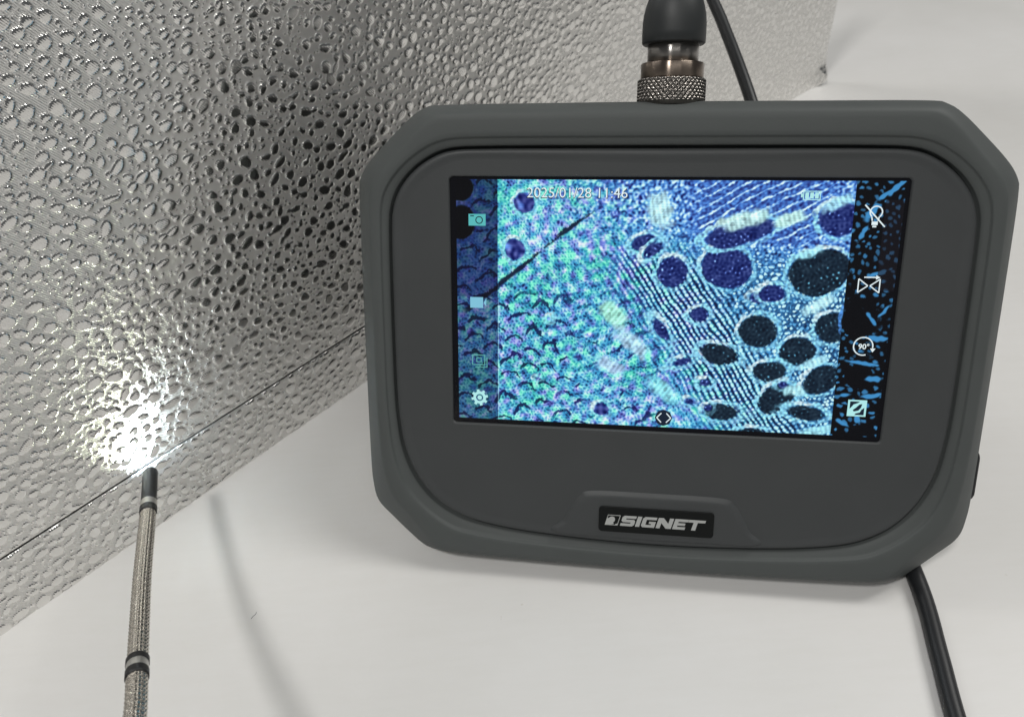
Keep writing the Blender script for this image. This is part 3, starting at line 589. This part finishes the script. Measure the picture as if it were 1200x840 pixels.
# ------------------------------------------------------------ cable with its plug
cab = empty('probe_cable')
tag(cab, 'black cable with knurled metal plug on the monitor top, running down behind it', 'cable')
px_, py_, pz_ = -0.6, 50.6, -11.0
PM = MW @ Matrix.Translation((px_*MM, py_*MM, pz_*MM)) @ Matrix.Rotation(-math.pi/2, 4, 'X')   # local +z = monitor up
CHR = simple('dark_chrome', (0.30, 0.285, 0.27), 0.13, 1.0, nscale=300, nstr=0.05)
CH2 = simple('bronze_chrome', (0.25, 0.205, 0.17), 0.15, 1.0, nscale=300, nstr=0.05)
KNU = simple('knurled_metal', (0.28, 0.26, 0.24), 0.20, 1.0)
BOOT = simple('boot_rubber', (0.022, 0.025, 0.026), 0.5, nscale=2500, nstr=0.3, ndist=0.00005, spec=0.5)
def put(o): o.matrix_world = PM; o.parent = cab; o.matrix_parent_inverse = Matrix.Identity(4); return o
segk = 208
def kmod(i, z, j):
    a = j/segk*40; zz = z/MM/1.5
    u = (a+zz) % 1.0; v = (a-zz) % 1.0
    e = min(min(u, 1-u), min(v, 1-v))
    edge = 1.0 if (1.0 < z/MM < 6.1) else 0.0
    return (min(e*2.4, 0.62)-0.4)*0.95*MM*edge
prof = [(5*MM, 0), (8.1*MM, 0.0), (8.1*MM, 0.9*MM)]+[(8.35*MM, (1.0+k*0.143)*MM) for k in range(36)]+[(8.3*MM, 6.25*MM), (7.9*MM, 6.5*MM), (7*MM, 6.5*MM)]
put(lathe('knurled_ring', prof, segk, KNU, None, kmod))
put(lathe('plug_collar', [(5*MM, 6.3*MM), (7.75*MM, 6.5*MM), (7.85*MM, 6.65*MM), (7.85*MM, 9.9*MM), (7.7*MM, 10.1*MM), (5*MM, 10.1*MM)], 96, CH2))
put(lathe('plug_barrel', [(5*MM, 10.0*MM), (6.3*MM, 10.0*MM), (6.35*MM, 14.8*MM), (5*MM, 14.9*MM)], 96, CHR))
put(lathe('rubber_boot', [(4*MM, 14.6*MM), (7.5*MM, 14.6*MM), (7.8*MM, 14.9*MM), (7.85*MM, 17*MM), (7.8*MM, 19.5*MM), (7.6*MM, 21.5*MM), (7.1*MM, 23.6*MM), (6.6*MM, 25.0*MM), (6.2*MM, 26.0*MM), (6.35*MM, 26.6*MM), (6.2*MM, 27.5*MM), (5.6*MM, 32*MM), (4.6*MM, 40*MM), (3.4*MM, 50*MM), (2.4*MM, 52*MM)], 72, BOOT))
top = (PM @ Vector((0, 0, 0.051))); up = (PM.to_3x3() @ Vector((0, 0, 1)))
pts = [top, top+up*0.02, top+up*0.045]+[Vector(q)*MM for q in ((66, 300, 222), (80, 362, 180), (86.5, 366, 134))]
pts += [Vector(q)*MM for q in ((89.6, 349, 110), (92.5, 325.9, 97.5), (94.5, 313.9, 91.0), (97.9, 279.8, 73.7), (102, 235, 45), (106.5, 190, 18), (108, 155, 4.5), (106.0, 116.7, 2.35), (101.8, 95.8, 2.35), (98.2, 79.8, 2.35), (94, 55, 2.35), (90, 22, 2.35), (88, -20, 2.35), (96, -90, 2.35), (130, -200, 2.35))]
path, _ = resample(catmull([tuple(q) for q in pts], 16), step=0.003)
CBL = simple('cable_jacket', (0.014, 0.015, 0.017), 0.42, nscale=1500, nstr=0.2, ndist=0.00005, spec=0.5)
sweep('cable', path, lambda s, th: 0.00232, 20, CBL, cab)

# ------------------------------------------------------------ braided probe with lit tip
prb = empty('inspection_probe')
tag(prb, 'braided steel camera probe with black and silver bands, its dark tip lighting up the foil', 'probe')
pw = [(-109.0, 157.6, 27.0), (-103.5, 141.0, 29.5), (-94.3, 114.5, 36.0), (-86.5, 94.6, 42.0), (-82.3, 84.5, 45.5), (-77.0, 72.0, 50.0), (-71, 55, 56), (-62, 30, 62), (-55, -10, 66), (-50, -60, 60)]
pth = catmull(pw, 40)*MM
pth, ss = resample(pth, step=0.00016)
for mm_ in (CHR, CH2):
    p = mm_.node_tree.nodes['Principled BSDF']; tn = mm_.node_tree.nodes.new('ShaderNodeTangent'); tn.direction_type = 'RADIAL'; tn.axis = 'Z'
    mm_.node_tree.links.new(tn.outputs[0], p.inputs['Tangent']); p.inputs['Anisotropic'].default_value = 0.95; p.inputs['Roughness'].default_value = 0.30
    p.inputs['Anisotropic Rotation'].default_value = 0.25
m, nt, p = mat('braided_steel'); p.inputs['Metallic'].default_value = 1; p.inputs['Roughness'].default_value = 0.20; p.inputs['Base Color'].default_value = (0.64, 0.60, 0.54, 1)
BR = m
TIPM = simple('black_anodised', (0.02, 0.02, 0.021), 0.42, 0.3, nscale=3000, nstr=0.2, ndist=0.00004)
SLV = simple('silver_band', (0.58, 0.57, 0.54), 0.35, 0.8, nscale=2000, nstr=0.15, ndist=0.00004)
BLB = simple('black_band', (0.012, 0.012, 0.013), 0.5)
def braid(s, th):
    a = th/(2*math.pi)*9; z = s/0.00125
    u = (a+z*0.5) % 1.0; v = (a-z*0.5) % 1.0
    e = min(abs(u-0.5), abs(v-0.5)); q = max(abs(u-0.5), abs(v-0.5))
    return 0.00204+0.00015*math.cos(2*math.pi*u)*math.cos(2*math.pi*v)-0.00012*max(0.0, (q-0.42)/0.08)
def part(a, b_): i0, i1 = np.searchsorted(ss, a), np.searchsorted(ss, b_); return pth[i0:i1]
L1 = 0.0125
# arclengths of the bands
sb = [float(np.linalg.norm(np.diff(catmull(pw[:k], 40), axis=0), axis=1).sum())*MM for k in (2, 5)]
s1, s2 = sb
sweep('tip_housing', part(0.0, s1-0.0032), lambda s, th: 0.00208-(0.0004 if s < 0.0003 else 0), 40, TIPM, prb)
sweep('band', part(s1-0.0034, s1-0.0005), lambda s, th: 0.00222, 40, SLV, prb)
sweep('band', part(s1-0.0007, s1+0.0016), lambda s, th: 0.00226, 40, BLB, prb)
sweep('braided_hose', part(s1+0.0010, s2+0.20), braid, 90, BR, prb)
for a, b_, mt, rr in ((-0.0030, -0.0012, BLB, 0.00234), (-0.0013, 0.0011, SLV, 0.00222), (0.0010, 0.0030, BLB, 0.00234)):
    sweep('band', part(s2+a, s2+b_), lambda s, th, rr=rr: rr, 40, mt, prb)
# lens face at the end with its ring of small lamps
d0 = Vector(pth[0]-pth[8]).normalized(); qrot = d0.to_track_quat('Z', 'Y')
LM = Matrix.Translation(Vector(pth[0])) @ qrot.to_matrix().to_4x4()
ln = lathe('lens', [(0.2*MM, 0), (0.8*MM, 0.0), (0.8*MM, 0.15*MM), (0.5*MM, 0.3*MM), (0.1*MM, 0.34*MM)], 24, BLK, prb); ln.matrix_world = LM
LEDM = glow('lamp_white', (0.85, 0.93, 1.0), 30.0)
for k in range(4):
    a = k*math.pi/2+0.4; l_ = lathe('tip_lamp', [(0.05*MM, 0), (0.28*MM, 0), (0.28*MM, 0.12*MM), (0.05*MM, 0.16*MM)], 10, LEDM, prb)
    l_.matrix_world = LM @ Matrix.Translation((1.3*MM*math.cos(a), 1.3*MM*math.sin(a), 0.02*MM))
sp_ = bpy.data.lights.new('probe_light', 'SPOT'); sp_.energy = 0.07; sp_.color = (0.70, 0.86, 1.0); sp_.spot_size = math.radians(132); sp_.spot_blend = 0.6; sp_.shadow_soft_size = 0.0012
so = bpy.data.objects.new('probe_light', sp_); COL.objects.link(so)
so.location = Vector(pth[0])+d0*0.0012; so.rotation_euler = (d0+Vector((0, 0, 0.25))).to_track_quat('-Z', 'Y').to_euler()

sp2_ = bpy.data.lights.new('probe_light_wide', 'SPOT'); sp2_.energy = 0.024; sp2_.color = (0.93, 1.0, 0.76); sp2_.spot_size = math.radians(155); sp2_.spot_blend = 0.5; sp2_.shadow_soft_size = 0.0012
so2 = bpy.data.objects.new('probe_light_wide', sp2_); COL.objects.link(so2)
so2.location = Vector(pth[0])+d0*0.0012+Vector((0, 0, 0.0008)); so2.rotation_euler = (d0+Vector((0, 0, 0.75))).to_track_quat('-Z', 'Y').to_euler()

# ------------------------------------------------------------ a stray hair on the table
hp = catmull([(-79.6, 123.2, 0.08), (-79.2, 124.0, 0.1), (-78.6, 124.6, 0.1), (-78.5, 125.3, 0.08)], 6)*MM
hr = sweep('stray_fibre', hp, lambda s, th: 0.00007, 6, BLB, None)
tag(hr, 'tiny dark fibre lying on the white table right of the probe', 'fibre')
for o in list(mon.children):
    if o.name.startswith(('letter', 'emblem')): o.parent = badge
    elif '_icon' in o.name or o.name.startswith(('timestamp', 'menu_arrow')): o.parent = bpy.data.objects['screen_picture']
for n_ in ('lens', 'tip_lamp', 'tip_lamp.001', 'tip_lamp.002', 'tip_lamp.003'): bpy.data.objects[n_].parent = bpy.data.objects['tip_housing']
bpy.context.view_layer.update()
